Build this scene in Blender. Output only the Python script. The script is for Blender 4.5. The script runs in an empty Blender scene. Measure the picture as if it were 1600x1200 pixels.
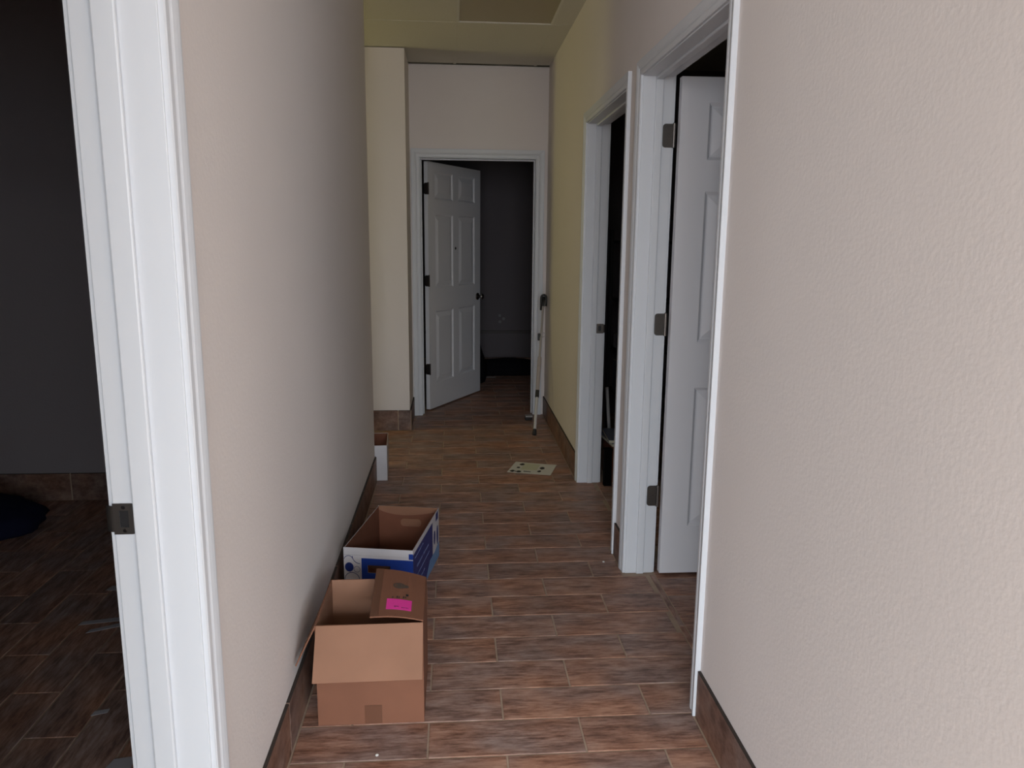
import bpy, bmesh, math, random
from mathutils import Vector, Matrix, noise
S = bpy.context.scene
COL = S.collection
random.seed(7)
PI = math.pi

# ------------------------------------------------------------------ camera
cam_d = bpy.data.cameras.new('camera')
cam_d.sensor_fit = 'HORIZONTAL'
cam_d.sensor_width = 36.0
cam_d.lens = 1201.1 / 1600.0 * 36.0
cam_d.clip_start = 0.02
cam = bpy.data.objects.new('camera', cam_d)
COL.objects.link(cam)
r = Vector((0.997196, -0.0743024, 0.0088806)); u = Vector((0.0050915, 0.1857702, 0.98258)); f = Vector((0.0746578, 0.9797799, -0.1856276))
cam.matrix_world = Matrix(((r.x, u.x, -f.x, 0.0), (r.y, u.y, -f.y, 0.0), (r.z, u.z, -f.z, 1.4273), (0, 0, 0, 1)))
S.camera = cam

# ------------------------------------------------------------------ light and exposure
world = bpy.data.worlds.new('world'); S.world = world
world.use_nodes = True
world.node_tree.nodes['Background'].inputs[0].default_value = (0.72, 0.82, 1.0, 1)
world.node_tree.nodes['Background'].inputs[1].default_value = 0.3

def area(name, loc, direction, sx, sy, power, col):
    d = bpy.data.lights.new(name, 'AREA'); d.shape = 'RECTANGLE'; d.size = sx; d.size_y = sy
    d.energy = power; d.color = col
    o = bpy.data.objects.new(name, d); COL.objects.link(o); o.location = loc
    o.rotation_euler = Vector(direction).to_track_quat('-Z', 'Y').to_euler()
    return o
area('front_window_daylight', (0.1, -8.35, 1.40), (0, 1, 0), 3.0, 2.2, 170, (0.83, 0.91, 1.0))
area('right_window_daylight', (4.30, -8.35, 1.40), (-0.35, 1, 0), 3.4, 2.2, 280, (0.83, 0.91, 1.0))
area('left_window_daylight', (-4.40, -8.35, 1.40), (0.35, 1, 0), 4.0, 2.2, 345, (0.83, 0.91, 1.0))
area('added_overhead_fill', (0.1, -5.0, 2.66), (0, 0, -1), 6.0, 3.0, 1230, (0.84, 0.92, 1.0))  # unseen fill added overhead to brighten floor and walls, no known fixture
area('side_passage_light', (-2.3, 5.38, 1.75), (1, 0, 0), 0.5, 1.3, 8.4, (1.0, 0.90, 0.36))

S.view_settings.view_transform = 'Standard'
S.view_settings.look = 'None'
S.view_settings.gamma = 1.0
S.view_settings.use_curve_mapping = False
S.view_settings.exposure = 0.08

# ------------------------------------------------------------------ materials
def new_mat(name):
    m = bpy.data.materials.new(name); m.use_nodes = True
    nt = m.node_tree; b = nt.nodes['Principled BSDF']
    return m, nt, b
def add_bump(nt, b, scale, strength, dist=0.002, coord='Object', detail=2.0):
    tc = nt.nodes.new('ShaderNodeTexCoord'); n = nt.nodes.new('ShaderNodeTexNoise'); bp = nt.nodes.new('ShaderNodeBump')
    n.inputs['Scale'].default_value = scale; n.inputs['Detail'].default_value = detail
    bp.inputs['Strength'].default_value = strength; bp.inputs['Distance'].default_value = dist
    nt.links.new(tc.outputs[coord], n.inputs['Vector']); nt.links.new(n.outputs[0], bp.inputs['Height'])
    nt.links.new(bp.outputs[0], b.inputs['Normal'])
    return n, tc
def mat(name, col, rough=0.6, metal=0.0, spec=0.5, bump=None, var=0.0, vscale=6.0):
    m, nt, b = new_mat(name)
    b.inputs['Base Color'].default_value = (*col, 1); b.inputs['Roughness'].default_value = rough
    b.inputs['Metallic'].default_value = metal; b.inputs['Specular IOR Level'].default_value = spec
    if bump: add_bump(nt, b, *bump)
    if var:
        tc = nt.nodes.new('ShaderNodeTexCoord'); n = nt.nodes.new('ShaderNodeTexNoise'); rp = nt.nodes.new('ShaderNodeValToRGB')
        n.inputs['Scale'].default_value = vscale; n.inputs['Detail'].default_value = 4
        nt.links.new(tc.outputs['Object'], n.inputs['Vector']); nt.links.new(n.outputs[0], rp.inputs[0])
        rp.color_ramp.elements[0].position = 0.3; rp.color_ramp.elements[1].position = 0.7
        rp.color_ramp.elements[0].color = (*[c * (1 - var) for c in col], 1); rp.color_ramp.elements[1].color = (*[min(1, c * (1 + var)) for c in col], 1)
        nt.links.new(rp.outputs[0], b.inputs['Base Color'])
    return m
def tile_mat(name, value=1.0):
    m, nt, b = new_mat(name)
    L = nt.links.new
    tc = nt.nodes.new('ShaderNodeTexCoord'); oi = nt.nodes.new('ShaderNodeObjectInfo')
    mul = nt.nodes.new('ShaderNodeMath'); mul.operation = 'MULTIPLY'; mul.inputs[1].default_value = 37.0
    L(oi.outputs['Random'], mul.inputs[0])
    def streak(scale, stretch, detail, rough):
        mp = nt.nodes.new('ShaderNodeMapping'); mp.inputs['Scale'].default_value = stretch
        cb = nt.nodes.new('ShaderNodeCombineXYZ'); L(mul.outputs[0], cb.inputs[2]); L(mul.outputs[0], cb.inputs[0])
        L(tc.outputs['Object'], mp.inputs['Vector']); L(cb.outputs[0], mp.inputs['Location'])
        n = nt.nodes.new('ShaderNodeTexNoise'); n.inputs['Scale'].default_value = scale; n.inputs['Detail'].default_value = detail; n.inputs['Roughness'].default_value = rough
        L(mp.outputs[0], n.inputs['Vector']); return n
    a = streak(8, (1.0, 3.6, 1.0), 8, 0.68); c = streak(30, (0.55, 3.6, 1.0), 6, 0.65); d = streak(3.5, (1.0, 1.6, 1.0), 2, 0.5)
    mx = nt.nodes.new('ShaderNodeMix'); mx.inputs[0].default_value = 0.42
    L(a.outputs[0], mx.inputs[2]); L(c.outputs[0], mx.inputs[3])
    rp = nt.nodes.new('ShaderNodeValToRGB'); L(mx.outputs[0], rp.inputs[0])
    cr = rp.color_ramp; cr.elements[0].position = 0.39; cr.elements[0].color = (0.150, 0.082, 0.060, 1)
    cr.elements[1].position = 0.63; cr.elements[1].color = (0.46, 0.315, 0.248, 1)
    e = cr.elements.new(0.50); e.color = (0.305, 0.183, 0.138, 1)
    e = cr.elements.new(0.445); e.color = (0.225, 0.128, 0.094, 1)
    rg = nt.nodes.new('ShaderNodeValToRGB'); L(d.outputs[0], rg.inputs[0])
    rg.color_ramp.elements[0].position = 0.38; rg.color_ramp.elements[0].color = (0.88, 0.95, 1.05, 1)
    rg.color_ramp.elements[1].position = 0.66; rg.color_ramp.elements[1].color = (1.18, 0.98, 0.84, 1)
    m2 = nt.nodes.new('ShaderNodeMix'); m2.data_type = 'RGBA'; m2.blend_type = 'MULTIPLY'; m2.inputs[0].default_value = 1.0
    L(rp.outputs[0], m2.inputs[6]); L(rg.outputs[0], m2.inputs[7])
    hs = nt.nodes.new('ShaderNodeHueSaturation'); L(m2.outputs[2], hs.inputs['Color'])
    mr = nt.nodes.new('ShaderNodeMapRange'); mr.inputs[3].default_value = 0.93 * value; mr.inputs[4].default_value = 1.06 * value
    L(oi.outputs['Random'], mr.inputs[0]); L(mr.outputs[0], hs.inputs['Value'])
    L(hs.outputs[0], b.inputs['Base Color'])
    b.inputs['Roughness'].default_value = 0.5; b.inputs['Specular IOR Level'].default_value = 0.4
    bp = nt.nodes.new('ShaderNodeBump'); bp.inputs['Strength'].default_value = 0.35; bp.inputs['Distance'].default_value = 0.0015
    L(mx.outputs[0], bp.inputs['Height']); L(bp.outputs[0], b.inputs['Normal'])
    return m
M = {}
M['wall'] = mat('greige_wall_paint', (0.76, 0.705, 0.68), 0.75, 0, 0.25, (95, 0.28, 0.002), 0.02, 1.5)
M['wall_shaded'] = mat('shaded_wall_paint', (0.27, 0.237, 0.245), 0.8, 0, 0.2, (95, 0.28, 0.002))  # hall paint darkened: dimness of the left room is put into the colour
M['wall_deep_shaded'] = mat('deep_shaded_wall_paint', (0.13, 0.113, 0.12), 0.8, 0, 0.2, (95, 0.28, 0.002))  # darker copy again, carrying the shade of the far and right rooms
M['trim'] = mat('white_trim_paint', (0.64, 0.66, 0.695), 0.42, 0, 0.4)
M['door'] = mat('white_door_paint', (0.70, 0.70, 0.735), 0.45, 0, 0.4, (60, 0.08, 0.001))
M['ceiling'] = mat('ceiling_tile_board', (0.62, 0.60, 0.54), 0.9, 0, 0.1, (180, 0.5, 0.002), 0.03, 90)
M['grid'] = mat('ceiling_grid_enamel', (0.66, 0.64, 0.58), 0.5)
M['lens'] = mat('aged_light_lens', (0.36, 0.31, 0.19), 0.4, 0, 0.5, (220, 0.4, 0.002))
M['tile'] = tile_mat('brown_wood_look_tile')
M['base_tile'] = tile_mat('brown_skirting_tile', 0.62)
M['tile_edge'] = mat('raw_tile_edge', (0.035, 0.024, 0.019), 0.8)
M['grout'] = mat('tan_grout', (0.40, 0.30, 0.225), 0.9, 0, 0.2, (120, 0.4, 0.001), 0.15, 12)
M['nickel'] = mat('dark_satin_metal', (0.125, 0.110, 0.100), 0.40, 0.85, 0.5, (50, 0.05, 0.001))
M['dark_metal'] = mat('oil_dark_metal', (0.05, 0.042, 0.04), 0.45, 0.7)
M['chrome'] = mat('knob_metal', (0.30, 0.28, 0.27), 0.25, 1.0)
M['kraft'] = mat('kraft_cardboard', (0.205, 0.090, 0.054), 0.8, 0, 0.2, (140, 0.12, 0.0008), 0.07, 7)
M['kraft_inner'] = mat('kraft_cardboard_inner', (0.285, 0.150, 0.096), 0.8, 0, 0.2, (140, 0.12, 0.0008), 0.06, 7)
M['kraft_light'] = mat('kraft_cardboard_inner_flap', (0.235, 0.115, 0.070), 0.8, 0, 0.2, (140, 0.12, 0.0008), 0.06, 7)
M['kraft_dark'] = mat('kraft_liner', (0.165, 0.066, 0.04), 0.85, 0, 0.15, None, 0.08, 9)
M['tape'] = mat('brown_packing_tape', (0.135, 0.056, 0.030), 0.45, 0, 0.45)
M['pink'] = mat('pink_sticker', (0.82, 0.045, 0.36), 0.55)
M['ink'] = mat('black_ink', (0.02, 0.018, 0.018), 0.7)
M['stamp'] = mat('grey_stamp_ink', (0.085, 0.058, 0.042), 0.8)
M['white_card'] = mat('white_coated_card', (0.55, 0.53, 0.55), 0.5, 0, 0.35)
M['blue'] = mat('blue_print', (0.010, 0.040, 0.255), 0.45, 0, 0.4)
M['navy'] = mat('navy_print', (0.012, 0.026, 0.15), 0.45, 0, 0.4)
M['light_blue'] = mat('light_blue_print', (0.13, 0.25, 0.46), 0.45)
M['pale_print'] = mat('pale_blue_print', (0.17, 0.22, 0.40), 0.5)
M['paper'] = mat('white_paper', (0.62, 0.60, 0.56), 0.7, 0, 0.2)
M['paper_green'] = mat('pale_green_print', (0.52, 0.52, 0.38), 0.7)
M['grey_paper'] = mat('grey_paper', (0.42, 0.40, 0.42), 0.7)
M['faint_spot'] = mat('faint_grey_spot', (0.20, 0.19, 0.20), 0.8)
M['black'] = mat('black_plastic', (0.012, 0.011, 0.012), 0.5)
M['board'] = mat('matt_black_board', (0.004, 0.004, 0.004), 0.95, 0, 0.05)
M['rubber'] = mat('black_rubber', (0.02, 0.018, 0.018), 0.75)
M['alu'] = mat('matt_white_aluminium', (0.46, 0.44, 0.43), 0.4, 0.15)
M['grey_tube'] = mat('grey_tube', (0.36, 0.33, 0.32), 0.4, 0.3)
M['sleeve'] = mat('brown_grey_sleeve', (0.33, 0.285, 0.27), 0.6)
M['navy_cloth'] = mat('navy_cloth', (0.008, 0.009, 0.026), 0.9, 0, 0.1, (45, 0.5, 0.004))
M['black_cloth'] = mat('black_cloth', (0.007, 0.007, 0.009), 0.95, 0, 0.1, (45, 0.5, 0.004))
M['rail'] = mat('dark_rail_wood', (0.06, 0.045, 0.042), 0.6)
M['magazine'] = mat('blue_grey_cover', (0.16, 0.17, 0.22), 0.35, 0, 0.5)
M['oldpaper'] = mat('yellowed_page_edges', (0.52, 0.49, 0.36), 0.7)

# ------------------------------------------------------------------ mesh helpers
class MB:
    def __init__(s): s.bm = bmesh.new()
    def face(s, pts, mi=0):
        f = s.bm.faces.new([s.bm.verts.new(p) for p in pts]); f.material_index = mi; return f
    def box(s, x0, x1, y0, y1, z0, z1, mi=0, mats=None):
        v = [s.bm.verts.new(p) for p in ((x0,y0,z0),(x1,y0,z0),(x1,y1,z0),(x0,y1,z0),(x0,y0,z1),(x1,y0,z1),(x1,y1,z1),(x0,y1,z1))]
        for k, q in enumerate(((0,3,2,1),(4,5,6,7),(0,1,5,4),(1,2,6,5),(2,3,7,6),(3,0,4,7))):   # bottom top front right back left
            f = s.bm.faces.new([v[i] for i in q]); f.material_index = mats[k] if mats else mi
        return v
    def loft(s, rings, close=True, caps=True, mi=0):
        R = [[s.bm.verts.new(p) for p in ring] for ring in rings]; n = len(R[0])
        for a, b in zip(R, R[1:]):
            for i in range(n if close else n - 1):
                f = s.bm.faces.new((a[i], a[(i+1) % n], b[(i+1) % n], b[i])); f.material_index = mi
        if caps:
            f = s.bm.faces.new(list(reversed(R[0]))); f.material_index = mi
            f = s.bm.faces.new(R[-1]); f.material_index = mi
    def prism(s, poly, off, mi=0):
        off = Vector(off); s.loft([[Vector(p) for p in poly], [Vector(p) + off for p in poly]], mi=mi)
    def slab(s, quad, t, mi=0):       # thin sheet: quad pushed along its own normal
        q = [Vector(p) for p in quad]; n = (q[1]-q[0]).cross(q[2]-q[0]).normalized() * t
        s.loft([q, [p + n for p in q]], mi=mi)
    def tube(s, path, rad, n=10, mi=0):
        path = [Vector(p) for p in path]; rads = rad if isinstance(rad, (list, tuple)) else [rad] * len(path); rings = []
        up = Vector((0.31, 0.22, 0.93))
        for i, p in enumerate(path):
            t = (path[min(i+1, len(path)-1)] - path[max(i-1, 0)]).normalized()
            if abs(t.dot(up)) > 0.97: up = Vector((0.9, 0.1, 0.1))
            a = t.cross(up).normalized(); b = t.cross(a)
            rings.append([p + rads[i] * (math.cos(2*PI*k/n) * a + math.sin(2*PI*k/n) * b) for k in range(n)])
        s.loft(rings, mi=mi)
    def obj(s, name, mats, parent=None, loc=None, rotz=None, smooth=False, bevel=0.0):
        bmesh.ops.recalc_face_normals(s.bm, faces=s.bm.faces)
        me = bpy.data.meshes.new(name); s.bm.to_mesh(me); s.bm.free()
        for m in (mats if isinstance(mats, (list, tuple)) else [mats]): me.materials.append(m)
        if smooth:
            for p in me.polygons: p.use_smooth = True
        o = bpy.data.objects.new(name, me); COL.objects.link(o)
        if parent: o.parent = parent
        if loc is not None: o.location = loc
        if rotz is not None: o.rotation_euler = (0, 0, rotz)
        if bevel:
            md = o.modifiers.new('bevel', 'BEVEL'); md.width = bevel; md.segments = 2; md.limit_method = 'ANGLE'
        return o
def empty(name, loc, label=None, cat=None, group=None, rotz=0, kind=None):
    o = bpy.data.objects.new(name, None); COL.objects.link(o); o.location = loc; o.rotation_euler = (0, 0, rotz); o.empty_display_size = 0.1
    return tag(o, label, cat, group, kind)
def tag(o, label=None, cat=None, group=None, kind=None):
    if label: o['label'] = label
    if cat: o['category'] = cat
    if group: o['group'] = group
    if kind: o['kind'] = kind
    return o
def struct(o, label, cat): return tag(o, label, cat, None, 'structure')

# ------------------------------------------------------------------ dimensions (metres; camera above the origin, y runs down the hall)
XL, XR = -0.472, 0.7357
WT = 0.1205                      # right wall thickness
XLB = -0.611                     # back of the left wall
YW = 4.430                       # end of the left wall
YS = 5.690                       # face of the stub wall
YF, YFB = 6.180, 6.300           # far wall
XS = -0.335                      # right side of the stub wall
CH = 2.7216                      # ceiling
WH = 2.735
HEAD = 2.050                     # underside of the head jambs
CW = 0.055                       # casing width
D1 = (2.130, 3.092)              # near right doorway (jamb faces)
D2 = (3.362, 4.356)              # further right doorway
D3 = (-0.258, 0.642)             # far doorway
D4 = (0.400, 1.360)              # left doorway

# ------------------------------------------------------------------ floor with individual tiles
fl = MB(); fl.box(-6.8, 7.0, -8.7, 8.5, -0.12, -0.0022)
floor = struct(fl.obj('floor', M['grout']), 'brown wood-look plank tile floor running through hall and rooms', 'floor')
def tile_mesh(L, W, t=0.009, c=0.0016):
    m = MB(); a, b = L/2, W/2
    m.loft([[(-a,-b,-t),(a,-b,-t),(a,b,-t),(-a,b,-t)], [(-a,-b,-c),(a,-b,-c),(a,b,-c),(-a,b,-c)], [(-a+c,-b+c,0),(a-c,-b+c,0),(a-c,b-c,0),(-a+c,b-c,0)]], caps=False)
    m.face([(-a+c,-b+c,0),(a-c,-b+c,0),(a-c,b-c,0),(-a+c,b-c,0)])
    bmesh.ops.remove_doubles(m.bm, verts=m.bm.verts, dist=1e-6)
    bmesh.ops.recalc_face_normals(m.bm, faces=m.bm.faces)
    me = bpy.data.meshes.new('tile'); m.bm.to_mesh(me); m.bm.free(); me.materials.append(M['tile']); return me
_tc = {}
n_tiles = 0
def put_tile(x0, x1, y0, y1, along_y=False, g=0.0027):
    global n_tiles
    x0 += g; x1 -= g; y0 += g; y1 -= g
    if x1 - x0 < 0.012 or y1 - y0 < 0.012: return
    L, W = (y1-y0, x1-x0) if along_y else (x1-x0, y1-y0)
    key = (round(L, 3), round(W, 3))
    if key not in _tc: _tc[key] = tile_mesh(*key)
    o = bpy.data.objects.new('tile', _tc[key]); COL.objects.link(o); o.parent = floor
    o.location = ((x0+x1)/2, (y0+y1)/2, random.uniform(-0.0005, 0.0002)); o.rotation_euler = (0, 0, PI/2 if along_y else 0)
    n_tiles += 1
PY = 0.1627; Y0 = 1.925; TL = 0.4515
def row_spans(k):        # which stretches of x a row of the hall floor covers
    ya, yb = Y0 + k*PY, Y0 + (k+1)*PY; ym = (ya + yb)/2
    if ym < D1[0]: return [(XL + 0.012, XR - 0.012)]
    sp = [XL + 0.012, XR - 0.012]
    if D1[0] < ym < D1[1] or D2[0] < ym < D2[1]: sp[1] = 0.838
    if YW < ym < YS: sp[0] = -1.30
    if ym > YS: sp[0] = XS
    if ym > YF + 0.05: sp = [-0.24, 0.86]
    return [tuple(sp)]
for k in range(-5, 39):
    ya, yb = Y0 + k*PY, Y0 + (k+1)*PY
    off = -0.081 if k % 2 == 0 else 0.1425
    for xa, xb in row_spans(k):
        j = math.floor((xa - off) / TL)
        while off + j*TL < xb:
            put_tile(max(xa, off + j*TL), min(xb, off + (j+1)*TL), ya, yb); j += 1
# room behind the near right doorway: a narrow strip along the threshold, then the room's own tiles
for ya, yb in ((2.14, 2.62), (2.62, 3.07)): put_tile(0.838, 0.862, ya, yb, True, 0.0018)
for k in range(2, 8):
    put_tile(0.862, 1.16, Y0 - 0.03 + k*PY, Y0 - 0.03 + (k+1)*PY)
for k in range(9, 15): put_tile(0.838, 1.16, Y0 + k*PY, Y0 + (k+1)*PY)
# left room: planks laid the other way
PX = 0.1527; LL = 0.466
for c in range(-1, 14):
    xa = -0.789 - (c+1)*PX; xb = min(xa + PX, -0.613)
    oy = 2.083 if c % 2 == 0 else 2.315
    j = math.floor((1.45 - oy)/LL)
    while oy + j*LL < 4.18:
        ya, yb = oy + j*LL, min(4.18, oy + (j+1)*LL); j += 1
        if -xb/max(yb, 0.1) > 0.78 or -xa/yb < 0.36: continue     # far outside what the doorway shows
        put_tile(xa, xb, ya, yb, True)

# ------------------------------------------------------------------ walls
def wall(name, boxes, label, mt='wall'):
    m = MB()
    for b in boxes: m.box(*b)
    return struct(m.obj(name, M[mt]), label, 'wall')
j = 0.018
XRB = XR + WT
wall('wall_right', [(XR, XRB, 0.62, D1[0]-j, 0, WH), (XR, XRB, D1[1]+j, D2[0]-j, 0, WH), (XR, XRB, D2[1]+j, YF, 0, WH),
                    (XR, XRB, D1[0]-j, D1[1]+j, HEAD+j, WH), (XR, XRB, D2[0]-j, D2[1]+j, HEAD+j, WH)], 'greige painted hall wall with two doorways on the right')
wall('wall_left', [(XLB, XL, D4[1]+j, 4.19, 0, WH), (XLB, XL, 4.19, YW, 0, WH), (XLB, XL, D4[0]-j, D4[1]+j, HEAD+j, WH), (XLB, XL, 0.1, D4[0]-j, 0, WH)], 'greige painted hall wall on the left beside the cardboard boxes')
wall('wall_left_room_back', [(-3.6, XLB, 4.19, YW, 0, WH)], 'back wall of the room through the left doorway, room shade put into its colour', 'wall_shaded')
wall('wall_stub', [(-3.2, XS, YS, YF, 0, 2.7165)], 'yellowish lit wall end standing left of the far white door')
wall('wall_far', [(-1.6, D3[0]-j, YF, YFB, 0, 2.7165), (D3[1]+j, XRB, YF, YFB, 0, 2.7165), (D3[0]-j, D3[1]+j, YF, YFB, HEAD+j-0.012, 2.7165)], 'greige end wall around the far doorway')
wall('wall_far_room', [(-1.6, 2.3, 8.30, 8.42, 0, WH), (-1.72, -1.6, YF, 8.42, 0, WH), (2.3, 2.42, YFB, 8.42, 0, WH)], 'back walls of the room beyond the far door, deep shade put into their colour', 'wall_deep_shaded')
wall('wall_right_rooms', [(3.4, 3.52, 0.62, 6.3, 0, WH), (XRB, 3.4, 6.18, 6.30, 0, WH), (XRB, 3.4, 1.0, 1.1, 0, WH)], 'walls of the room behind the right doorways, deep shade put into their colour', 'wall_deep_shaded')
wall('wall_left_room_side', [(-3.72, -3.6, 0.0, YW, 0, WH), (-3.32, -3.2, YW, YF, 0, WH), (-3.6, XLB, 0.1, 0.2, 0, WH)], 'outer walls of the left room and side passage, shade put into their colour', 'wall_shaded')
wall('wall_front', [(-6.8, 7.0, -8.67, -8.55, 0, 0.25), (-6.8, 7.0, -8.67, -8.55, 2.6, WH), (-6.8, -6.45, -8.67, -8.55, 0.25, 2.6), (-2.35, -1.45, -8.67, -8.55, 0.25, 2.6), (1.65, 2.55, -8.67, -8.55, 0.25, 2.6), (6.05, 7.0, -8.67, -8.55, 0.25, 2.6),
                    (-6.82, -6.7, -8.55, 0.2, 0, WH), (6.8, 6.92, -8.55, 0.74, 0, WH), (XRB, 6.8, 0.62, 0.74, 0, WH), (-6.7, -3.6, 0.1, 0.2, 0, WH)], 'walls of the bright front room behind the camera')
wf = MB()
for x0, x1 in ((-6.45, -2.35), (-1.45, 1.65), (2.55, 6.05)):
    for k in range(4): xx = x0 + (x1-x0-0.06)*k/3; wf.box(xx, xx+0.06, -8.65, -8.57, 0.25, 2.6)
    wf.box(x0, x1, -8.65, -8.57, 0.25, 0.31); wf.box(x0, x1, -8.65, -8.57, 2.54, 2.6)
struct(wf.obj('window_1', M['dark_metal']), 'dark metal frames of the front room windows', 'window')

# ------------------------------------------------------------------ ceiling with panels and grid
cm = MB(); cm.box(-6.8, 7.0, -8.7, 8.5, 2.775, 2.85)
ceil = struct(cm.obj('ceiling', M['ceiling']), 'suspended ceiling of off-white panels in a thin grid', 'ceiling')
GX = [-3.036, -2.426, -1.816, -1.206, -0.596, 0.014, 0.626]; GY = [-1.06, 0.16, 1.38, 2.60, 3.82, 5.04, 6.16]
def panel(x0, x1, y0, y1, parent=ceil):
    p = MB(); t = 0.0125
    p.box(x0+t, x1-t, y0+t, y1-t, CH+0.0008, CH+0.02); p.obj('panel', M['ceiling'], parent)
for yi in range(len(GY)-1):
    ya, yb = GY[yi], GY[yi+1]
    for xi in range(len(GX)-1):
        if GX[xi+1] < XL - 0.02 and not (ya > 3.5): continue
        if GX[xi+1] < -0.6 and ya < 4: continue
        if xi == 5 and yi == 4: continue                       # the light sits here
        xa = max(GX[xi], XL) if yb < 4.0 else GX[xi]
        panel(xa, GX[xi+1], ya if not (xi < 4 and yi == 4) else YW, yb)
    panel(0.626 - 0.001, XR + 0.012, ya, yb)
pn = MB(); pn.box(-3.2, XRB, YF-0.02, 6.2, CH+0.03, CH+0.04); pn.obj('panel', M['ceiling'], ceil)
for x in GX[4:]:
    b = MB(); ya = -1.0 if x > XL else YW
    b.box(x-0.012, x+0.012, ya, YF, CH, CH+0.005); b.obj('grid_bar', M['ceiling'], ceil)
for y in GY[:-1]:
    b = MB(); b.box(XL if y < 4.4 else -3.2, XR, y-0.012, y+0.012, CH-0.0005, CH+0.0045); b.obj('grid_bar', M['ceiling'], ceil)
# rest of the building: plain plaster overhead
pl = MB()
pl.box(-3.7, XLB, 0.1, 4.3, CH, 2.775); pl.box(XRB, 6.9, 0.1, 6.3, CH, 2.775); pl.box(-1.7, 2.4, 6.3, 8.42, CH, 2.775); pl.box(-6.8, 7.0, -8.7, -1.06, CH, 2.775)
pl.box(-6.8, XL, -1.06, 0.1, CH, 2.775); pl.box(XR+0.014, 7.0, -1.06, 0.1, CH, 2.775)
pl.obj('plaster', M['ceiling'], ceil)
lt = empty('ceiling_light', (0.32, 4.43, CH), 'unlit recessed ceiling light with a yellowed lens, overhead before the far door', 'light')
m = MB()
for b in ((-0.294,-0.280,-0.60,0.60), (0.280,0.294,-0.60,0.60), (-0.280,0.280,-0.60,-0.586), (-0.280,0.280,0.586,0.60)):
    m.box(b[0], b[1], b[2], b[3], 0.001, 0.045)
m.obj('light_frame', M['grid'], lt)
m = MB(); m.box(-0.280, 0.280, -0.586, 0.586, 0.005, 0.011); m.obj('lens', M['lens'], lt)
m = MB(); m.box(-0.29, 0.29, -0.59, 0.59, 0.044, 0.050); m.obj('light_housing', M['dark_metal'], lt)

# ------------------------------------------------------------------ baseboards of tile
BH = 0.153
_bc = {}
def base_tile(parent, p0, p1, h=BH):
    p0 = Vector((p0[0], p0[1], 0)); p1 = Vector((p1[0], p1[1], 0)); L = round((p1-p0).length - 0.006, 3)
    if L < 0.01: return
    if (L, h) not in _bc:
        q = MB(); c = 0.0015; t = 0.0095
        q.loft([[(-L/2, 0, z) for z in (0,)] + [(L/2, 0, 0), (L/2, 0, h), (-L/2, 0, h)],
                [(-L/2, -t+c, 0), (L/2, -t+c, 0), (L/2, -t+c, h), (-L/2, -t+c, h)],
                [(-L/2+c, -t, 0), (L/2-c, -t, 0), (L/2-c, -t, h-c), (-L/2+c, -t, h-c)]])
        bmesh.ops.recalc_face_normals(q.bm, faces=q.bm.faces)
        for fc in q.bm.faces:
            if fc.normal.z > 0.5: fc.material_index = 1
        me = bpy.data.meshes.new('tile'); q.bm.to_mesh(me); q.bm.free(); me.materials.append(M['base_tile']); me.materials.append(M['tile_edge']); _bc[(L, h)] = me
    o = bpy.data.objects.new('tile', _bc[(L, h)]); COL.objects.link(o); o.parent = parent
    d = (p1 - p0).normalized(); o.location = (p0 + p1)/2; o.rotation_euler = (0, 0, math.atan2(d.y, d.x))
def baseboard(name, runs, label, h=BH):
    # each run: p0 -> p1 with the room on the right hand; joints every 0.457 m
    g = MB()
    for p0, p1, first in runs:
        d = (Vector(p1)-Vector(p0)).normalized(); nrm = Vector((d.y, -d.x))      # tile front points along nrm
        a, b = Vector(p0), Vector(p1)
        g.prism([(a.x, a.y, 0.0), (b.x, b.y, 0.0), (b.x, b.y, h-0.002), (a.x, a.y, h-0.002)], (nrm.x*0.0082, nrm.y*0.0082, 0))
    root = struct(g.obj(name, M['grout']), label, 'baseboard')
    for p0, p1, first in runs:
        a, b = Vector(p0), Vector(p1); L = (b-a).length; d = (b-a)/L; s = 0.0; nx = first
        while s < L - 1e-4:
            e = min(L, nx); base_tile(root, a + d*s, a + d*e, h); s = e; nx = e + 0.457
    return root
baseboard('baseboard_left', [((XL, D4[1]+0.062), (XL, YW), 0.096), ((XL+0.0095, YW), (XLB, YW), 0.5)], 'brown tile skirting along the left hall wall')
baseboard('baseboard_right_near', [((XR, D1[0]-0.062), (XR, 0.64), 0.457)], 'brown tile skirting below the nearest right wall')
baseboard('baseboard_right_middle', [((XR, D2[0]-0.062), (XR, D1[1]+0.062), 0.457)], 'short brown tile skirting between the two right doorways')
baseboard('baseboard_right_far', [((XR, YF), (XR, D2[1]+0.062), 0.30)], 'brown tile skirting below the yellow-lit right wall')
baseboard('baseboard_stub', [((-1.3, YS), (XS+0.0095, YS), 0.42), ((XS, YS), (XS, YF), 0.25)], 'brown tile skirting round the wall end left of the far door')
baseboard('baseboard_left_room', [((-3.3, 4.19), (XLB, 4.19), 0.3)], 'dark tile skirting at the back of the left room')
baseboard('baseboard_far_room', [((-1.2, 8.30), (1.9, 8.30), 0.4)], 'dark tile skirting at the back of the room beyond the far door')
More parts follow.
